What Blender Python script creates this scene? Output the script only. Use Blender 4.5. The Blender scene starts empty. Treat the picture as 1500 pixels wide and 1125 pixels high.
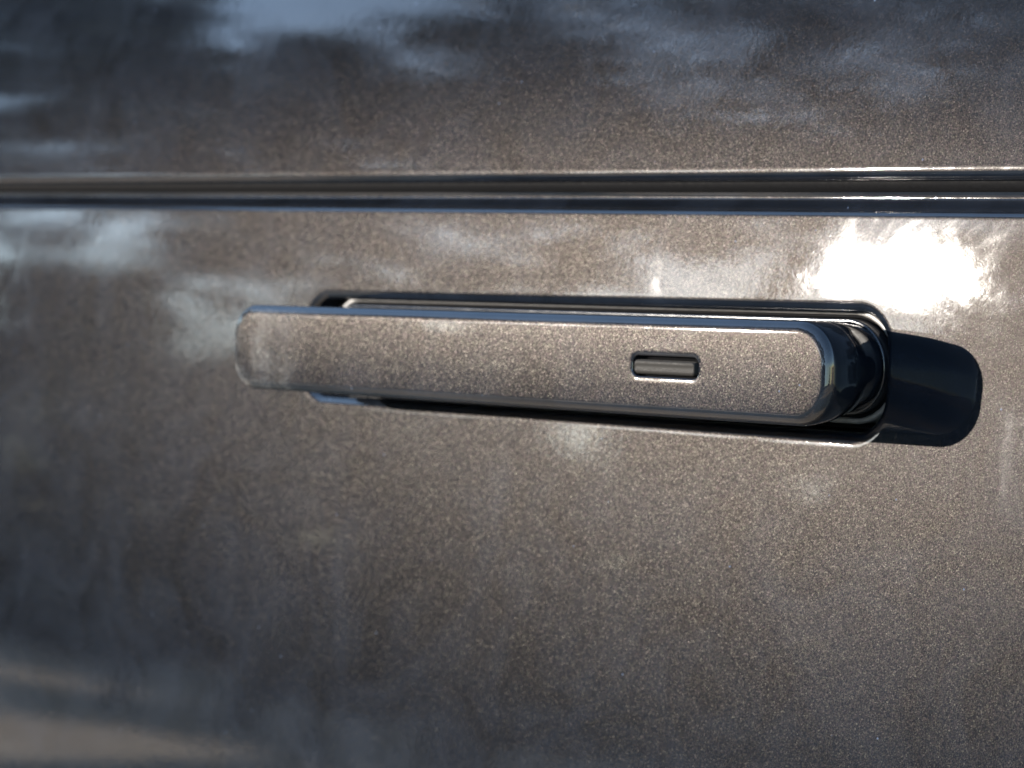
import bpy, bmesh, math, random
import numpy as np
from mathutils import Matrix, Vector, Euler
R = math.radians
C = bpy.context.scene.collection
S = bpy.context.scene

# ------------------------------------------------------------------ camera
TILT = R(8.0)            # the door skin leans back towards the roof by this much
H0 = 0.95                # height of the handle above the ground
DOORM = Matrix.Translation((0, 0, H0)) @ Matrix.Rotation(-TILT, 4, 'X')
psi, th = R(45.21), R(3.36)
fw = Vector((-math.sin(psi)*math.cos(th), math.cos(psi)*math.cos(th), -math.sin(th)))
rt = fw.cross(Vector((0, 0, 1))).normalized()
up = rt.cross(fw)
cl = Vector((0.546, -0.542, 0.045))
cm = Matrix(((rt.x, up.x, -fw.x, cl.x), (rt.y, up.y, -fw.y, cl.y), (rt.z, up.z, -fw.z, cl.z), (0, 0, 0, 1)))
cam = bpy.data.cameras.new('camera')
cam.sensor_width = 36; cam.lens = 84
cam.clip_start = 0.02; cam.clip_end = 500
cam.dof.use_dof = True
cam.dof.focus_distance = 0.625
cam.dof.aperture_fstop = 19
co = bpy.data.objects.new('camera', cam); C.objects.link(co)
co.matrix_world = DOORM @ cm
S.camera = co

# ------------------------------------------------------------------ sky and sun
sd = (DOORM.to_3x3() @ Vector((-0.645, -0.76, 0.157))).normalized()   # towards the sun
SUN_EL = math.asin(sd.z); SUN_AZ = math.atan2(sd.x, sd.y)
w = bpy.data.worlds.new('World'); S.world = w; w.use_nodes = True
nt = w.node_tree
sky = nt.nodes.new('ShaderNodeTexSky'); sky.sky_type = 'NISHITA'; sky.sun_disc = False
sky.sun_elevation = SUN_EL; sky.sun_rotation = SUN_AZ
sky.air_density = 1.0; sky.dust_density = 0.2; sky.ozone_density = 1.5
nt.links.new(sky.outputs[0], nt.nodes['Background'].inputs[0])
nt.nodes['Background'].inputs[1].default_value = 0.125
sl = bpy.data.lights.new('sun', 'SUN'); sl.energy = 2.5; sl.angle = R(0.5); sl.color = (1.0, 0.92, 0.82)
so = bpy.data.objects.new('sun', sl); C.objects.link(so)
so.rotation_euler = sd.to_track_quat('Z', 'Y').to_euler()
S.view_settings.view_transform = 'Standard'; S.view_settings.look = 'None'
S.view_settings.exposure = 2.7; S.view_settings.gamma = 1.0
S.cycles.use_denoising = True; S.cycles.sample_clamp_indirect = 4.0; S.cycles.caustics_reflective = False; S.cycles.caustics_refractive = False

# ------------------------------------------------------------------ helpers
def link(name, me, mat=None, parent=None, label=None, cat=None, group=None, kind=None):
    o = bpy.data.objects.new(name, me); C.objects.link(o)
    if mat and me: me.materials.append(mat)
    if parent: o.parent = parent
    for k, v in (('label', label), ('category', cat), ('group', group), ('kind', kind)):
        if v: o[k] = v
    return o

def mesh(name, V, F, smooth=True, weld=0.0):
    me = bpy.data.meshes.new(name)
    me.from_pydata([tuple(v) for v in V], [], [tuple(f) for f in F])
    if weld:
        bm = bmesh.new(); bm.from_mesh(me)
        bmesh.ops.remove_doubles(bm, verts=bm.verts, dist=weld)
        bm.to_mesh(me); bm.free()
    if smooth:
        me.polygons.foreach_set('use_smooth', [True]*len(me.polygons))
    me.update()
    return me

def loft(rings, closed=True, flip=False, cap=False):
    """rings: list of equal-length point lists; quads between neighbours"""
    n = len(rings[0]); V = [p for r in rings for p in r]; F = []
    for a in range(len(rings)-1):
        for i in range(n if closed else n-1):
            j = (i+1) % n
            q = (a*n+i, a*n+j, (a+1)*n+j, (a+1)*n+i)
            F.append(q[::-1] if flip else q)
    if cap:
        q = tuple(range((len(rings)-1)*n, len(rings)*n)); F.append(q[::-1] if flip else q)
    return V, F

NS, NA, NE = 72, 44, 14        # points on the long sides, per corner, on the short ends
def rrect(x0, x1, z0, z1, r, r2=None):
    """rounded rectangle (corner radius r at the left, r2 at the right), clockwise from the top left; also outward normals"""
    P = []; N = []; q = r2 or r
    def line(ax, az, bx, bz, n, nx, nz):
        for i in range(n):
            t = i/n; P.append((ax+(bx-ax)*t, az+(bz-az)*t)); N.append((nx, nz))
    def arc(cx, cz, r, a0, a1):
        for i in range(NA):
            a = R(a0+(a1-a0)*i/NA); N.append((math.cos(a), math.sin(a)))
            P.append((cx+r*math.cos(a), cz+r*math.sin(a)))
    line(x0+r, z1, x1-q, z1, NS, 0, 1);  arc(x1-q, z1-q, q, 90, 0)
    line(x1, z1-q, x1, z0+q, NE, 1, 0);  arc(x1-q, z0+q, q, 0, -90)
    line(x1-q, z0, x0+r, z0, NS, 0, -1); arc(x0+r, z0+r, r, -90, -180)
    line(x0, z0+r, x0, z1-r, NE, -1, 0); arc(x0+r, z1-r, r, 180, 90)
    return P, N
NR = 2*NS+4*NA+2*NE

# ------------------------------------------------------------------ materials
def nodes(name):
    m = bpy.data.materials.new(name); m.use_nodes = True
    t = m.node_tree; b = t.nodes['Principled BSDF']
    def N(kind, **kw):
        n = t.nodes.new('ShaderNode'+kind)
        for k, v in kw.items():
            if k in n.inputs: n.inputs[k].default_value = v
            else: setattr(n, k, v)
        return n
    L = t.links.new
    return m, t, b, N, L

def ramp(N, stops):
    r = N('ValToRGB'); e = r.color_ramp.elements
    while len(e) < len(stops): e.new(0.5)
    for i, (p, c) in enumerate(stops):
        e[i].position = p
        e[i].color = (c, c, c, 1) if not isinstance(c, tuple) else c
    return r

def math_node(N, L, op, a, b=None, c=None):
    n = N('Math', operation=op)
    for i, v in enumerate((a, b, c)):
        if v is None: continue
        if hasattr(v, 'links'): L(v, n.inputs[i])
        else: n.inputs[i].default_value = v
    return n.outputs[0]

def paint(name, smear=None, gain=1.0):
    """bronze grey metallic paint: flakes under a clear coat that carries blue-tinted dust and wash marks"""
    m, t, b, N, L = nodes(name)
    tc = N('TexCoord').outputs['Object']
    # flakes
    vo = N('TexVoronoi', Scale=4000.0); L(tc, vo.inputs['Vector'])
    sep = N('SeparateColor'); L(vo.outputs['Color'], sep.inputs[0])
    fl = ramp(N, [(0.0, (0.00132, 0.00112, 0.00100, 1)), (0.45, (0.0022, 0.00188, 0.00166, 1)), (0.85, (0.0033, 0.00284, 0.0025, 1)), (1.0, (0.0076, 0.0068, 0.0061, 1))])
    L(sep.outputs[0], fl.inputs[0])
    tint = N('HueSaturation', Saturation=1.0); L(fl.outputs[0], tint.inputs['Color'])
    L(math_node(N, L, 'MULTIPLY_ADD', sep.outputs[1], 0.16, 0.42), tint.inputs['Hue'])
    me = N('BsdfAnisotropic', distribution='BECKMANN'); me.inputs['Roughness'].default_value = 0.32     # the flake layer
    tint.inputs['Value'].default_value = gain        # raised for the handle: brighter sunlit look put into the flake colour
    L(tint.outputs[0], me.inputs['Color'])
    # flake tilt
    geo = N('NewGeometry').outputs['Normal']
    ctr = N('VectorMath', operation='SUBTRACT'); L(vo.outputs['Color'], ctr.inputs[0]); ctr.inputs[1].default_value = (.5, .5, .5)
    sc = N('VectorMath', operation='SCALE'); L(ctr.outputs[0], sc.inputs[0]); sc.inputs['Scale'].default_value = 0.09
    ad = N('VectorMath', operation='ADD'); L(geo, ad.inputs[0]); L(sc.outputs[0], ad.inputs[1])
    nm = N('VectorMath', operation='NORMALIZE'); L(ad.outputs[0], nm.inputs[0])
    L(nm.outputs[0], me.inputs['Normal'])
    # clear coat with dried wash marks and fine wipe scratches
    ct = N('BsdfAnisotropic', distribution='GGX'); ct.inputs['Color'].default_value = (1, 1, 1, 1)
    fr = N('Fresnel', IOR=1.5)
    n1 = N('TexNoise', Scale=26.0, Detail=6.0, Roughness=0.65, Distortion=1.2); L(tc, n1.inputs['Vector'])
    cr = ramp(N, [(0.44, 0.015), (0.58, 0.035), (0.72, 0.085)])
    L(n1.outputs[0], cr.inputs[0]); L(cr.outputs[0], ct.inputs['Roughness'])
    n2 = N('TexNoise', Scale=300.0, Detail=4.0, Roughness=0.6, Distortion=1.5); L(tc, n2.inputs['Vector'])
    n3 = N('TexNoise', Scale=60.0, Detail=2.0); L(tc, n3.inputs['Vector'])
    hh = math_node(N, L, 'MULTIPLY_ADD', n3.outputs[0], 1.5, n2.outputs[0])
    bp = N('Bump', Strength=0.5, Distance=0.00002); L(hh, bp.inputs['Height'])
    L(bp.outputs[0], ct.inputs['Normal']); L(bp.outputs[0], fr.inputs['Normal'])
    pm = N('MixShader'); L(fr.outputs[0], pm.inputs[0]); L(me.outputs[0], pm.inputs[1]); L(ct.outputs[0], pm.inputs[2])
    t.nodes.remove(b)
    # thin uneven dust film, its blue tint painted in to turn shadows navy
    d = N('BsdfPrincipled'); d.inputs['Base Color'].default_value = (0.085, 0.115, 0.175, 1); d.inputs['Roughness'].default_value = 1.0
    d.inputs['Specular IOR Level'].default_value = 0.0; d.inputs['Coat Weight'].default_value = 1.0
    L(bp.outputs[0], d.inputs['Coat Normal']); L(cr.outputs[0], d.inputs['Coat Roughness'])
    dr = ramp(N, [(0.35, 0.03), (0.7, 0.07)]); L(n1.outputs[0], dr.inputs[0])
    sv = N('TexVoronoi', Scale=120.0); L(tc, sv.inputs['Vector'])          # single dust specks
    sr = ramp(N, [(0.0, 0.8), (0.028, 0.5), (0.045, 0.0)]); L(sv.outputs['Distance'], sr.inputs[0])
    ss = N('SeparateColor'); L(sv.outputs['Color'], ss.inputs[0])
    sk = math_node(N, L, 'MULTIPLY', sr.outputs[0], math_node(N, L, 'GREATER_THAN', ss.outputs[0], 0.45))
    mx = N('MixShader'); L(math_node(N, L, 'MAXIMUM', dr.outputs[0], sk), mx.inputs[0]); L(pm.outputs[0], mx.inputs[1]); L(d.outputs[0], mx.inputs[2])
    L(mx.outputs[0], t.nodes['Material Output'].inputs['Surface'])
    if smear: smear(m, t, ct, N, L, tc, bp, cr)
    return m

def handle_smear(m, t, b, N, L, tc, bp, cr):
    """greasy finger marks at the free end of the handle and a wiped patch near the button"""
    sx = N('SeparateXYZ'); L(tc, sx.inputs[0])
    wn = N('TexNoise', Scale=70.0, Detail=4.0, Roughness=0.6); L(tc, wn.inputs['Vector'])
    # mask: strongest at x < -75 mm
    e = math_node(N, L, 'MULTIPLY_ADD', wn.outputs[0], 0.05, sx.outputs[0])
    mr = N('MapRange'); L(e, mr.inputs[0])
    mr.inputs[1].default_value = -0.030; mr.inputs[2].default_value = -0.062
    mr.inputs[3].default_value = 0.0; mr.inputs[4].default_value = 1.0
    pn = N('TexNoise', Scale=75.0, Detail=4.0, Roughness=0.6); L(tc, pn.inputs['Vector'])
    pr = ramp(N, [(0.40, 0.15), (0.60, 1.0)]); L(pn.outputs[0], pr.inputs[0])
    fm = N('MapRange'); L(sx.outputs[1], fm.inputs[0])      # only the flat face was touched, not its rolled edge
    fm.inputs[1].default_value = -0.0355; fm.inputs[2].default_value = -0.0361; fm.inputs[3].default_value = 0.0; fm.inputs[4].default_value = 1.0
    mk = math_node(N, L, 'MULTIPLY', math_node(N, L, 'MULTIPLY', mr.outputs[0], pr.outputs[0]), fm.outputs[0])
    # fine curved wipe lines inside the greasy patch
    wr = N('TexNoise', Scale=170.0, Detail=2.0, Roughness=0.5, Distortion=3.0); L(tc, wr.inputs['Vector'])
    rd = ramp(N, [(0.46, 0.0), (0.5, 1.0), (0.54, 0.0)]); L(wr.outputs[0], rd.inputs[0])
    fac = math_node(N, L, 'MULTIPLY', mk, math_node(N, L, 'MULTIPLY_ADD', rd.outputs[0], 0.20, 0.06))
    g = N('BsdfPrincipled'); g.inputs['Base Color'].default_value = (0.34, 0.34, 0.33, 1); g.inputs['Roughness'].default_value = 0.8
    g.inputs['Specular IOR Level'].default_value = 0.2
    mo = t.nodes['Material Output'].inputs['Surface']; prev = mo.links[0].from_socket
    ms = N('MixShader'); L(fac, ms.inputs[0]); L(prev, ms.inputs[1]); L(g.outputs[0], ms.inputs[2]); L(ms.outputs[0], mo)
    L(math_node(N, L, 'MULTIPLY_ADD', mk, 0.05, cr.outputs[0]), b.inputs['Roughness'])

def plain(name, col, rough, metallic=0.0, bump=0.0, scale=800.0, coat=0.0):
    m, t, b, N, L = nodes(name)
    tc = N('TexCoord').outputs['Object']
    n = N('TexNoise', Scale=scale, Detail=4.0, Roughness=0.6); L(tc, n.inputs['Vector'])
    r = ramp(N, [(0.3, tuple(c*0.75 for c in col)+(1,)), (0.7, tuple(c*1.2 for c in col)+(1,))])
    L(n.outputs[0], r.inputs[0]); L(r.outputs[0], b.inputs['Base Color'])
    rr = ramp(N, [(0.3, rough*0.8), (0.7, min(1, rough*1.25))]); L(n.outputs[0], rr.inputs[0]); L(rr.outputs[0], b.inputs['Roughness'])
    b.inputs['Metallic'].default_value = metallic; b.inputs['Coat Weight'].default_value = coat
    if bump:
        bp = N('Bump', Strength=0.6, Distance=bump); L(n.outputs[0], bp.inputs['Height']); L(bp.outputs[0], b.inputs['Normal'])
    return m

PAINT = paint('bronze_metallic_paint')
HPAINT = paint('bronze_metallic_lit_handle_paint', handle_smear, 1.7)  # same paint as the door, colour raised to look more strongly lit
RUBBER = plain('black_rubber', (0.0045, 0.0045, 0.005), 0.65, bump=0.0001); RUBBER.node_tree.nodes['Principled BSDF'].inputs['Specular IOR Level'].default_value = 0.03
GLOSS = plain('black_gloss_plastic', (0.012, 0.013, 0.016), 0.16, scale=300.0)
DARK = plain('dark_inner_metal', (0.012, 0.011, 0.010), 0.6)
BUTTON = plain('grey_button_plastic', (0.013, 0.012, 0.011), 0.6, bump=0.00006, scale=2500.0); BUTTON.node_tree.nodes['Principled BSDF'].inputs['Specular IOR Level'].default_value = 0.12
SATIN = plain('grey_satin_plastic', (0.16, 0.155, 0.15), 0.38, scale=400.0)

# ------------------------------------------------------------------ the door
door = link('car_door', None, label='bronze grey metallic car door in low sunlight with its flush handle popped out', cat='car door')
door.matrix_world = DOORM

def swell(x):                 # the flank swells outwards towards the rear
    return -0.030*(x-0.02)
def skin(x, z):               # lower door skin: y as a function of x, z
    zc = max(z, -0.32); d = max(0.0, zc-0.024); e = min(0.0, zc+0.02)
    return 0.096*zc + 0.56*d*d + 0.15*e*e + swell(x) + (z-zc)*-0.039
def zl(x):                    # the shut line runs very slightly downhill
    return -0.016*(x)
LT = 0.0545                   # main lower skin ends here, the stepped flange begins
RX0, RX1, RZ0, RZ1, RR = -0.1115, 0.1522, -0.0114, 0.0288, 0.0135

def lip(d, r=0.0036):         # rolled lip of the recess: inward depth at distance d outside its throat
    if d >= r: return 0.0
    u = 1-d/r
    return r*(1-math.sqrt(max(0, 1-u*u)))

def build_lower():
    P, Nn = rrect(RX0+0.0034, RX1-0.0034, RZ0+0.0034, RZ1-0.0034, RR-0.0034)   # the throat
    rings = []
    for dep in (0.024, 0.016, 0.010, 0.0066):         # inner wall, drawn straight into the car
        rings.append([(x, skin(x, z)+dep, z) for x, z in P])
    for k in range(0, 15):                            # rolled lip
        a = k/14*math.pi/2; r = 0.0036
        d = r*(1-math.cos(a)); dep = r*(1-math.sin(a))
        rings.append([(x+nx*d, skin(x+nx*d, z+nz*d)+dep, z+nz*d) for (x, z), (nx, nz) in zip(P, Nn)])
    base = [(x+nx*0.0036, z+nz*0.0036) for (x, z), (nx, nz) in zip(P, Nn)]
    for d in (0.0008, 0.002, 0.0036, 0.0056, 0.008):
        rings.append([(x+nx*d, skin(x+nx*d, z+nz*d), z+nz*d) for (x, z), (nx, nz) in zip(base, Nn)])
    st = [(x+nx*0.008, z+nz*0.008) for (x, z), (nx, nz) in zip(base, Nn)]
    X0, X1, Z0 = -0.95, 0.75, -0.62
    T = []
    h = NA//2
    xa, xb = st[0][0], st[NS][0]; za, zb = st[NS+NA][1], st[NS+NA+NE][1]
    def sp(i, n): u = i/n; return u*u*0.8+u*0.2
    for i in range(NS): x = xa+(xb-xa)*i/NS; T.append((x, LT+zl(x)))
    for i in range(h): x = xb+(X1-xb)*sp(i, h); T.append((x, LT+zl(x)))
    for i in range(h): u = i/h; T.append((X1, (LT+zl(X1))*(1-u)+za*u))
    for i in range(NE): u = i/NE; T.append((X1, za*(1-u)+zb*u))
    for i in range(h): T.append((X1, zb+(Z0-zb)*sp(i, h)))
    for i in range(h): u = 1-sp(h-i, h); T.append((X1+(xb-X1)*u, Z0))
    for i in range(NS): T.append((xb+(xa-xb)*i/NS, Z0))
    for i in range(h): T.append((xa+(X0-xa)*sp(i, h), Z0))
    for i in range(h): u = 1-sp(h-i, h); T.append((X0, Z0+(zb-Z0)*u))
    for i in range(NE): u = i/NE; T.append((X0, zb*(1-u)+za*u))
    for i in range(h): u = i/h; T.append((X0, za*(1-u)+(LT+zl(X0))*u))
    for i in range(h): u = 1-sp(h-i, h); x = X0+(xa-X0)*u; T.append((x, LT+zl(x)))
    K = 46
    for k in range(1, K+1):
        u = k/K; s = u**1.6
        ring = []
        for (x, z), (tx, tz) in zip(st, T):
            px, pz = x+(tx-x)*s, z+(tz-z)*s
            ring.append((px, skin(px, pz), pz))
        rings.append(ring)
    V, F = loft(rings)
    # stepped flange above: out-turned ledge, then a set-back flange that runs up behind the upper skin
    topx = [T[i][0] for i in range(NR-h, NR)] + [T[i][0] for i in range(0, NS+h)] + [X1]
    sec = [(0.0, 0.0)]
    for k in range(1, 9): a = k/8; sec.append((0.0002+a*0.0018, 0.0012*a*a))       # convex shoulder
    sec += [(0.0026, 0.0020), (0.0032, 0.0028), (0.0038, 0.0036), (0.0043, 0.0042), (0.0047, 0.00458), (0.0050, 0.0048), (0.0053, 0.00493),
            (0.0056, 0.00496), (0.0060, 0.0049), (0.0066, 0.0047), (0.0076, 0.0043), (0.0090, 0.0038), (0.0105, 0.0036), (0.013, 0.0036), (0.018, 0.0062)]
    rows = []
    for dz, dy in sec:
        rows.append([(x, skin(x, LT+zl(x)+dz)+dy, LT+zl(x)+dz) for x in topx])
    V2, F2 = loft(rows, closed=False)
    n = len(V); V += V2; F += [tuple(i+n for i in f) for f in F2]
    return mesh('lower_panel', V, F, weld=1e-6)
link('lower_panel', build_lower(), PAINT, door)

UB = 0.0673                   # lower edge of the upper skin
def uskin(x, z):
    z0 = UB; d = z-z0
    return skin(x, z0)-0.0014 + 0.172*d + 0.75*d*d
def build_upper():
    xs = [-0.95+1.70*i/240 for i in range(241)]
    rows = []
    # hem: inside of the fold, curling under, to the front
    r = 0.0030
    for yy in (0.020, 0.010, 0.0030):
        rows.append([(x, uskin(x, UB)+yy, UB+zl(x)-r*0.9) for x in xs])
    for k in range(0, 13):
        a = R(-90+ (90+5)*k/12)
        rows.append([(x, uskin(x, UB)+r-r*math.cos(a)+(0.0009*(1-k/12)), UB+zl(x)+r*math.sin(a)*0.9) for x in xs])
    for k in range(1, 61):
        d = 0.0005 + 0.20*(k/60)**1.25
        rows.append([(x, uskin(x, UB+d), UB+zl(x)+d) for x in xs])
    ztop = UB+0.2005
    rows.append([(x, uskin(x, ztop)+0.004, ztop+zl(x)+0.002) for x in xs])
    rows.append([(x, uskin(x, ztop)+0.03, ztop+zl(x)+0.002) for x in xs])
    V, F = loft(rows, closed=False)
    return mesh('upper_panel', V, F)
link('upper_panel', build_upper(), PAINT, door)

# black seal in the shut line, set forward to stand in for the gap's shade
def build_seal():
    xs = [-0.95+1.70*i/120 for i in range(121)]
    rows = []
    for k in range(13):
        a = R(-110+220*k/12)
        rows.append([(x, skin(x, 0.0640)+0.0054-0.0034*math.cos(a), 0.0645+zl(x)+0.0032*math.sin(a)) for x in xs])
    V, F = loft(rows, closed=False)
    return mesh('gap_shade_seal', V, F)
link('gap_shade_seal', build_seal(), RUBBER, door)
# closing sheet metal well behind the skins (keeps daylight out of the gap and the recess)
def box(x0, x1, y0, y1, z0, z1):
    V = [(x, y, z) for x in (x0, x1) for y in (y0, y1) for z in (z0, z1)]
    return V, [(0, 1, 3, 2), (4, 6, 7, 5), (0, 4, 5, 1), (2, 3, 7, 6), (0, 2, 6, 4), (1, 5, 7, 3)]
V, F = box(-0.95, 0.75, 0.10, 0.104, -0.62, 0.268)
link('inner_panel', mesh('inner_panel', V, F, smooth=False), DARK, door)

# ------------------------------------------------------------------ handle recess
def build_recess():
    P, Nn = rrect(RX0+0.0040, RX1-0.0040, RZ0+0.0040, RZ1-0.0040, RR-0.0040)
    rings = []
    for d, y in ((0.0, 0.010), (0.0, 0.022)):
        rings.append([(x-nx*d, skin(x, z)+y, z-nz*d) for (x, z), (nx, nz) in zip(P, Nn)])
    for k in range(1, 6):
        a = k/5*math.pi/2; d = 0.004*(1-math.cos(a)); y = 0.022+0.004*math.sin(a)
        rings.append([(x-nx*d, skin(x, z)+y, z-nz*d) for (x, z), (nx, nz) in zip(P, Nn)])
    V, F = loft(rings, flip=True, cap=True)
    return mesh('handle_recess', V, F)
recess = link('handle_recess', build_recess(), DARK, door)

# ------------------------------------------------------------------ handle
HX0, HX1, HZ0, HZ1, HR, HP = -0.0985, 0.1568, -0.0041, 0.0243, 0.0104, 0.0370
HR2 = 0.0119
BX0, BX1, BZ0, BZ1 = 0.0861, 0.1108, 0.0073, 0.0133    # button slot
def crown(x, z):
    zc = (HZ0+HZ1)/2
    return 1.6*(z-zc)**2 + 0.035*(z-zc)
def build_handle():
    f = 0.0033
    P, Nn = rrect(HX0, HX1, HZ0, HZ1, HR, HR2)
    rings = []
    # the body behind the cap narrows to a rounder, smaller section where it enters the sleeve
    for y, q in ((0.018, 1.0), (0.004, 0.95), (-0.004, 0.8), (-0.012, 0.55), (-0.019, 0.3), (-0.025, 0.1), (-HP+f+0.002, 0.02)):
        B, _ = rrect(HX0+0.002*q, HX1-0.0112*q, HZ0+0.0022*q, HZ1-0.0020*q, HR+0.0017*q, HR2+0.0001*q)
        rings.append([(x, y, z) for x, z in B])
    n = 14
    for k in range(n+1):
        a = k/n*math.pi/2
        ins = f*(1-math.cos(a)); 
        rings.append([(x-nx*ins, -HP+f-f*math.sin(a)+crown(x-nx*ins, z-nz*ins)*(math.sin(a)), z-nz*ins) for (x, z), (nx, nz) in zip(P, Nn)])
    outer = [(p[0], p[2]) for p in rings[-1]]
    Q, Qn = rrect(BX0, BX1, BZ0, BZ1, 0.0021)
    q1 = [(x+nx*0.0016, z+nz*0.0016) for (x, z), (nx, nz) in zip(Q, Qn)]
    for k in range(1, 25):
        s = k/24
        rr = []
        for (x, z), (a, b) in zip(outer, q1):
            px, pz = x+(a-x)*s, z+(b-z)*s
            rr.append((px, -HP+crown(px, pz), pz))
        rings.append(rr)
    for d, y in ((0.0005, 0.00003), (0.00025, 0.0001), (0.0001, 0.0002), (0.0, 0.0004), (0.0, 0.0022)):
        rings.append([(x+nx*d, -HP+crown(x, z)+y, z+nz*d) for (x, z), (nx, nz) in zip(Q, Qn)])
    V, F = loft(rings, flip=True)
    return mesh('door_handle', V, F)
handle = link('door_handle', build_handle(), HPAINT, door)

def build_slot():
    Q, Qn = rrect(BX0-0.0004, BX1+0.0004, BZ0-0.0004, BZ1+0.0004, 0.0023)
    rings = [[(x, -HP+0.0012, z) for x, z in Q], [(x, -HP+0.0030, z) for x, z in Q]]
    V, F = loft(rings, flip=True, cap=True)
    return mesh('button_slot', V, F)
link('button_slot', build_slot(), RUBBER, handle)

def build_button():
    x0, x1, z0, z1 = BX0+0.0004, BX1-0.0013, BZ0+0.00075, BZ1-0.0013
    P, Nn = rrect(x0, x1, z0, z1, 0.0012)
    zc = (z0+z1)/2
    rings = []
    def top(x, z, s=1.0): return -HP+0.00012 + s*0.00009*math.cos((z-zc)/(z1-z0)*2*math.pi*1.5)
    rings.append([(x, -HP+0.0030, z) for x, z in P])
    rings.append([(x, -HP+0.0006, z) for x, z in P])
    f = 0.0006
    for k in range(1, 7):
        a = k/6*math.pi/2; d = f*(1-math.cos(a))
        rings.append([(x-nx*d, -HP+0.0008-0.00068*math.sin(a), z-nz*d) for (x, z), (nx, nz) in zip(P, Nn)])
    last = [(p[0], p[2]) for p in rings[-1]]
    for k in range(1, 12):
        s = k/11
        rr = []
        for x, z in last:
            px = x if False else x+((x0+x1)/2-x)*0.0
            pz = zc+(z-zc)*(1-s)
            cx = min(max(x, x0+0.0012), x1-0.0012); px = x+(cx-x)*s
            rr.append((px, top(px, pz, min(1, s*4)), pz))
        rings.append(rr)
    V, F = loft(rings, flip=True)
    return mesh('lock_button', V, F)
link('lock_button', build_button(), BUTTON, handle)

# ring-shaped sleeve that the handle slides through, and a soft gasket on its rim
def sleeve(name, mat, parent, grow, y0, y1, thick, rnd):
    P, Nn = rrect(HX0+0.002, HX1-0.0108, HZ0+0.0020, HZ1-0.0018, HR+0.0015)
    rings = []
    def ring(d, y): return [(x+nx*d, y+swell(x)*0.9, z+nz*d) for (x, z), (nx, nz) in zip(P, Nn)]
    rings.append(ring(grow, y1)); rings.append(ring(grow, y0+rnd))
    for k in range(1, 7):
        a = math.pi*k/6
        rings.append(ring(grow+thick/2-thick/2*math.cos(a), y0+rnd-rnd*math.sin(a)))
    rings.append(ring(grow+thick, y1))
    V, F = loft(rings)
    return link(name, mesh(name, V, F), mat, parent)
sleeve('sleeve', GLOSS, recess, 0.0001, 0.0035, 0.020, 0.0012, 0.0006)
sleeve('gasket', RUBBER, recess, 0.0014, 0.0075, 0.0215, 0.0010, 0.0006)
sleeve('bezel', SATIN, recess, 0.0024, 0.0065, 0.0215, 0.0016, 0.0005)

# ------------------------------------------------------------------ ground and trees behind the camera (mirrored in the paint)
def ground_mat():
    m, t, b, N, L = nodes('leaf_strewn_ground')
    tc = N('TexCoord').outputs['Object']
    n = N('TexNoise', Scale=0.6, Detail=8.0, Roughness=0.65); L(tc, n.inputs['Vector'])
    r = ramp(N, [(0.3, (0.30, 0.20, 0.12, 1)), (0.5, (0.50, 0.36, 0.235, 1)), (0.7, (0.60, 0.46, 0.32, 1))])
    L(n.outputs[0], r.inputs[0]); L(r.outputs[0], b.inputs['Base Color']); b.inputs['Roughness'].default_value = 0.9
    n2 = N('TexNoise', Scale=25.0, Detail=6.0); L(tc, n2.inputs['Vector'])
    bp = N('Bump', Strength=0.8, Distance=0.03); L(n2.outputs[0], bp.inputs['Height']); L(bp.outputs[0], b.inputs['Normal'])
    return m
def build_ground():
    g = 48; V = []; F = []
    for i in range(g+1):
        for j in range(g+1):
            u, v = (i/g*2-1), (j/g*2-1)
            x, y = 300*u*abs(u), 300*v*abs(v)
            V.append((x, y, 0.02*math.sin(x*0.7)*math.cos(y*0.5) if math.hypot(x, y) > 4 else 0.0))
    for i in range(g):
        for j in range(g):
            a = i*(g+1)+j; F.append((a, a+g+1, a+g+2, a+1))
    return mesh('ground', V, F)
link('ground', build_ground(), ground_mat(), kind='structure', label='brown leaf strewn ground reflected low in the paint')

def build_added_ridge():  # added unseen ridge, blocks the horizon glow between the far trees
    rows = []
    for d, h in ((78, -0.3), (88, 3.2), (100, 6.0), (125, 7.5), (170, 5.0), (220, -1.0)):
        rows.append([(-d*math.sin(R(a)), -d*math.cos(R(a)), h*(1+0.18*math.sin(a*0.21)+0.1*math.sin(a*0.63+d)) if h > 0 else h) for a in range(-60, 121, 2)])
    V, F = loft(rows, closed=False)
    return mesh('added_ridge', V, F)
link('added_ridge', build_added_ridge(), plain('added_ridge_brown', (0.055, 0.05, 0.03), 0.9, scale=0.3), kind='structure', label='unseen ridge added behind the trees to hide the horizon glow')

LEAF = plain('leaf', (0.055, 0.055, 0.028), 0.6, scale=0.8)
BARK = plain('bark', (0.07, 0.052, 0.038), 0.85, bump=0.01, scale=9.0)
sun_dir = np.array(sd); origin = np.array((0, 0, H0))
def sun_dist(P):
    d = P-origin; t = d@sun_dir
    return np.where(t > 0, np.linalg.norm(d-np.outer(t, sun_dir), axis=1), 99)

def tube(path, rad, n=7):
    rings = []
    for k, (p, r) in enumerate(zip(path, rad)):
        d = (path[min(k+1, len(path)-1)]-path[max(k-1, 0)]).normalized()
        a = d.orthogonal().normalized(); c = d.cross(a)
        rings.append([p+(a*math.cos(2*math.pi*i/n)+c*math.sin(2*math.pi*i/n))*r for i in range(n)])
    return loft(rings, flip=True)

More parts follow.
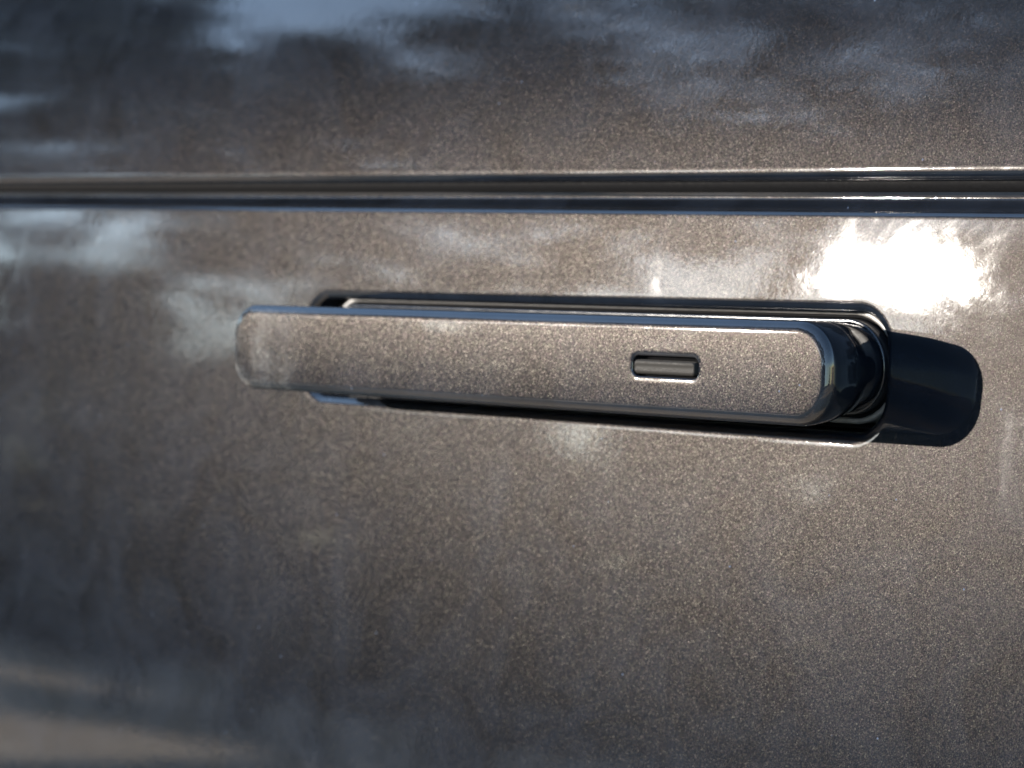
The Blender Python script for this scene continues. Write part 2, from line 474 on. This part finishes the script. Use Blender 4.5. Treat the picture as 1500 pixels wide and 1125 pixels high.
def tree_meshes(seed, height, spread, cut=None, nclump=70, per=85, low=0.18, leaf=1.0, foot=0.0):
    rnd = random.Random(seed); rng = np.random.default_rng(seed)
    V, F = [], []
    def addt(path, rad):
        v, f = tube(path, rad); n = len(V); V.extend(v); F.extend([tuple(i+n for i in q) for q in f])
    top = Vector((rnd.uniform(-.4, .4), rnd.uniform(-.4, .4), height*0.93))
    tp = [Vector((0, 0, -0.1)).lerp(top, k/9)+Vector((rnd.uniform(-.1, .1), rnd.uniform(-.1, .1), 0))*(k > 0) for k in range(10)]
    r0 = height*0.014
    addt(tp, [r0*(1-0.9*k/9)*(1.3 if k == 0 else 1) for k in range(10)])
    cen = []
    for i in range(nclump):
        h = rnd.uniform(low, 1.0); a = rnd.uniform(0, 2*math.pi)
        prof = math.sin(math.pi*min(1, (h-low*0.6)/(1.06-low*0.6))**0.8)
        rr = spread*max(prof, foot)*rnd.uniform(0.35, 1.0)
        c = Vector((rr*math.cos(a), rr*math.sin(a), h*height)); cen.append(c)
        if i % 3 == 0 and (cut is None or min(sun_dist(np.array([tuple(tp[4].lerp(c, q/8)) for q in range(9)])+np.array(cut[0]))) > 1.3):
            b = tp[max(1, min(8, int(h*9*0.8)))]
            mid = b.lerp(c, 0.5)+Vector((0, 0, rnd.uniform(-.15, .25)))
            addt([b, mid, c], [r0*0.30, r0*0.17, r0*0.05])
    cen = np.array([tuple(c) for c in cen])
    n = nclump*per
    ci = rng.integers(0, nclump, n)
    size = rng.uniform(0.4, 0.95, nclump)*spread*0.21
    pos = cen[ci]+rng.normal(size=(n, 3))*(size[ci][:, None])*np.array((0.6, 0.6, 0.42))
    pos[:, 2] = np.maximum(pos[:, 2], 0.3)
    if cut is not None:
        base, keep = cut
        wp = pos+np.array(base)
        dist = sun_dist(wp)
        edge = keep*(1+0.35*np.sin(pos[:, 2]*3.1)+0.25*rng.normal(size=n))
        pos = pos[dist > np.maximum(edge, 0.5)]
    n = len(pos)
    d1 = rng.normal(size=(n, 3)); d1 /= np.linalg.norm(d1, axis=1)[:, None]
    d2 = rng.normal(size=(n, 3)); d2 -= d1*(d1*d2).sum(1)[:, None]; d2 /= np.linalg.norm(d2, axis=1)[:, None]
    s = leaf*rng.uniform(0.07, 0.15, n)[:, None]
    LV = np.concatenate([pos-d1*s*1.3, pos+d2*s*0.6, pos+d1*s*1.3, pos-d2*s*0.6])
    LF = [(i, i+n, i+2*n, i+3*n) for i in range(n)]
    return mesh('trunk', V, F), mesh('crown', LV, LF, smooth=False)

def tree(loc, meshes, rz=0.0, sc=1.0, label='leafy dark tree mirrored in the upper door paint', group='trees mirrored in the car paint'):
    o = link('reflected_tree', None, label=label, cat='tree', group=group)
    o.location = loc; o.rotation_euler = (0, 0, rz); o.scale = (sc, sc, sc)
    for nm, me, mt in (('trunk', meshes[0], BARK), ('crown', meshes[1], LEAF)):
        if not me.materials: me.materials.append(mt)
        link(nm, me, None, o)

rnd = random.Random(5)
saz = math.degrees(math.atan2(-sd.x, -sd.y))          # sun azimuth measured from the door normal towards the front
HS, SPR = (13.0, 11.2, 14.5), (4.0, 3.6, 4.3)
LOW = (0.40, 0.52, 0.37)
protos = [tree_meshes(11+k, HS[k], SPR[k], nclump=46, per=170, low=LOW[k]) for k in range(3)]
def place(az, dist, sc, k):
    a = R(az); loc = (-dist*math.sin(a), -dist*math.cos(a), 0)
    gap = abs(dist*math.sin(R(az-saz)))                # gap between the sun ray and the trunk
    hgt = HS[k]*sc
    if gap < SPR[k]*sc*1.25+0.8:
        tree(loc, tree_meshes(100+int(az*10), hgt, SPR[k]*sc, cut=(loc, 0.62), nclump=46, per=170, low=LOW[k]))
    else:
        tree(loc, protos[k], rnd.uniform(0, 6.28), sc)
for az, dist, sc, k in ((-4, 19, 1.0, 0), (6, 17, 1.05, 0), (15, 21, 1.1, 2), (23, 17, 1.15, 2), (29, 21, 1.3, 2), (34.5, 18, 1.2, 2),
                        (43.5, 20, 1.2, 2), (48.5, 21, 1.3, 2), (54, 20, 0.95, 1), (61, 22, 1.0, 1), (68, 20, 0.95, 1), (52, 16, 0.40, 1), (36.6, 18, 0.50, 1), (57, 18, 0.42, 0), (78, 20, 1.05, 0), (87, 18, 1.0, 2)):
    place(az, dist, sc, k)
shr = tree_meshes(31, 2.0, 2.1, nclump=40, per=70, low=0.05, leaf=1.6, foot=0.5)
for i in range(14):
    a = R(6+i*5.2+rnd.uniform(-1.4, 1.4)); d = rnd.uniform(28, 50)
    o = link('reflected_shrub', None, label='dark broad shrub in the undergrowth mirrored in the lower door paint', cat='shrub', group='shrubs mirrored in the car paint')
    o.location = (-d*math.sin(a), -d*math.cos(a), 0); o.rotation_euler = (0, 0, rnd.uniform(0, 6.28)); q = rnd.uniform(0.6, 1.1); o.scale = (q*1.2, q*1.2, q)
    for nm, me, mt in (('stem', shr[0], BARK), ('crown', shr[1], LEAF)):
        if not me.materials: me.materials.append(mt)
        link(nm, me, None, o)
# the far edge of the wood: whole trees, crowns down to the ground
farp = [tree_meshes(41+k, 12.0, 4.6, nclump=190, per=80, low=0.02, leaf=2.6, foot=0.6) for k in range(2)]
for i in range(26):
    a = R(-12+i*4.3+rnd.uniform(-1, 1)); d = rnd.uniform(58, 66); q = rnd.uniform(1.08, 1.16) if 25 < i*4.3-12 < 39 else rnd.uniform(0.84, 1.08) if i*4.3-12 < 44 else rnd.uniform(0.70, 0.92)
    tree((-d*math.sin(a), -d*math.cos(a), 0), farp[i % 2], rnd.uniform(0, 6.28), q, label='low dark tree of the far wood edge mirrored beside the handle', group='far trees mirrored in the car paint')
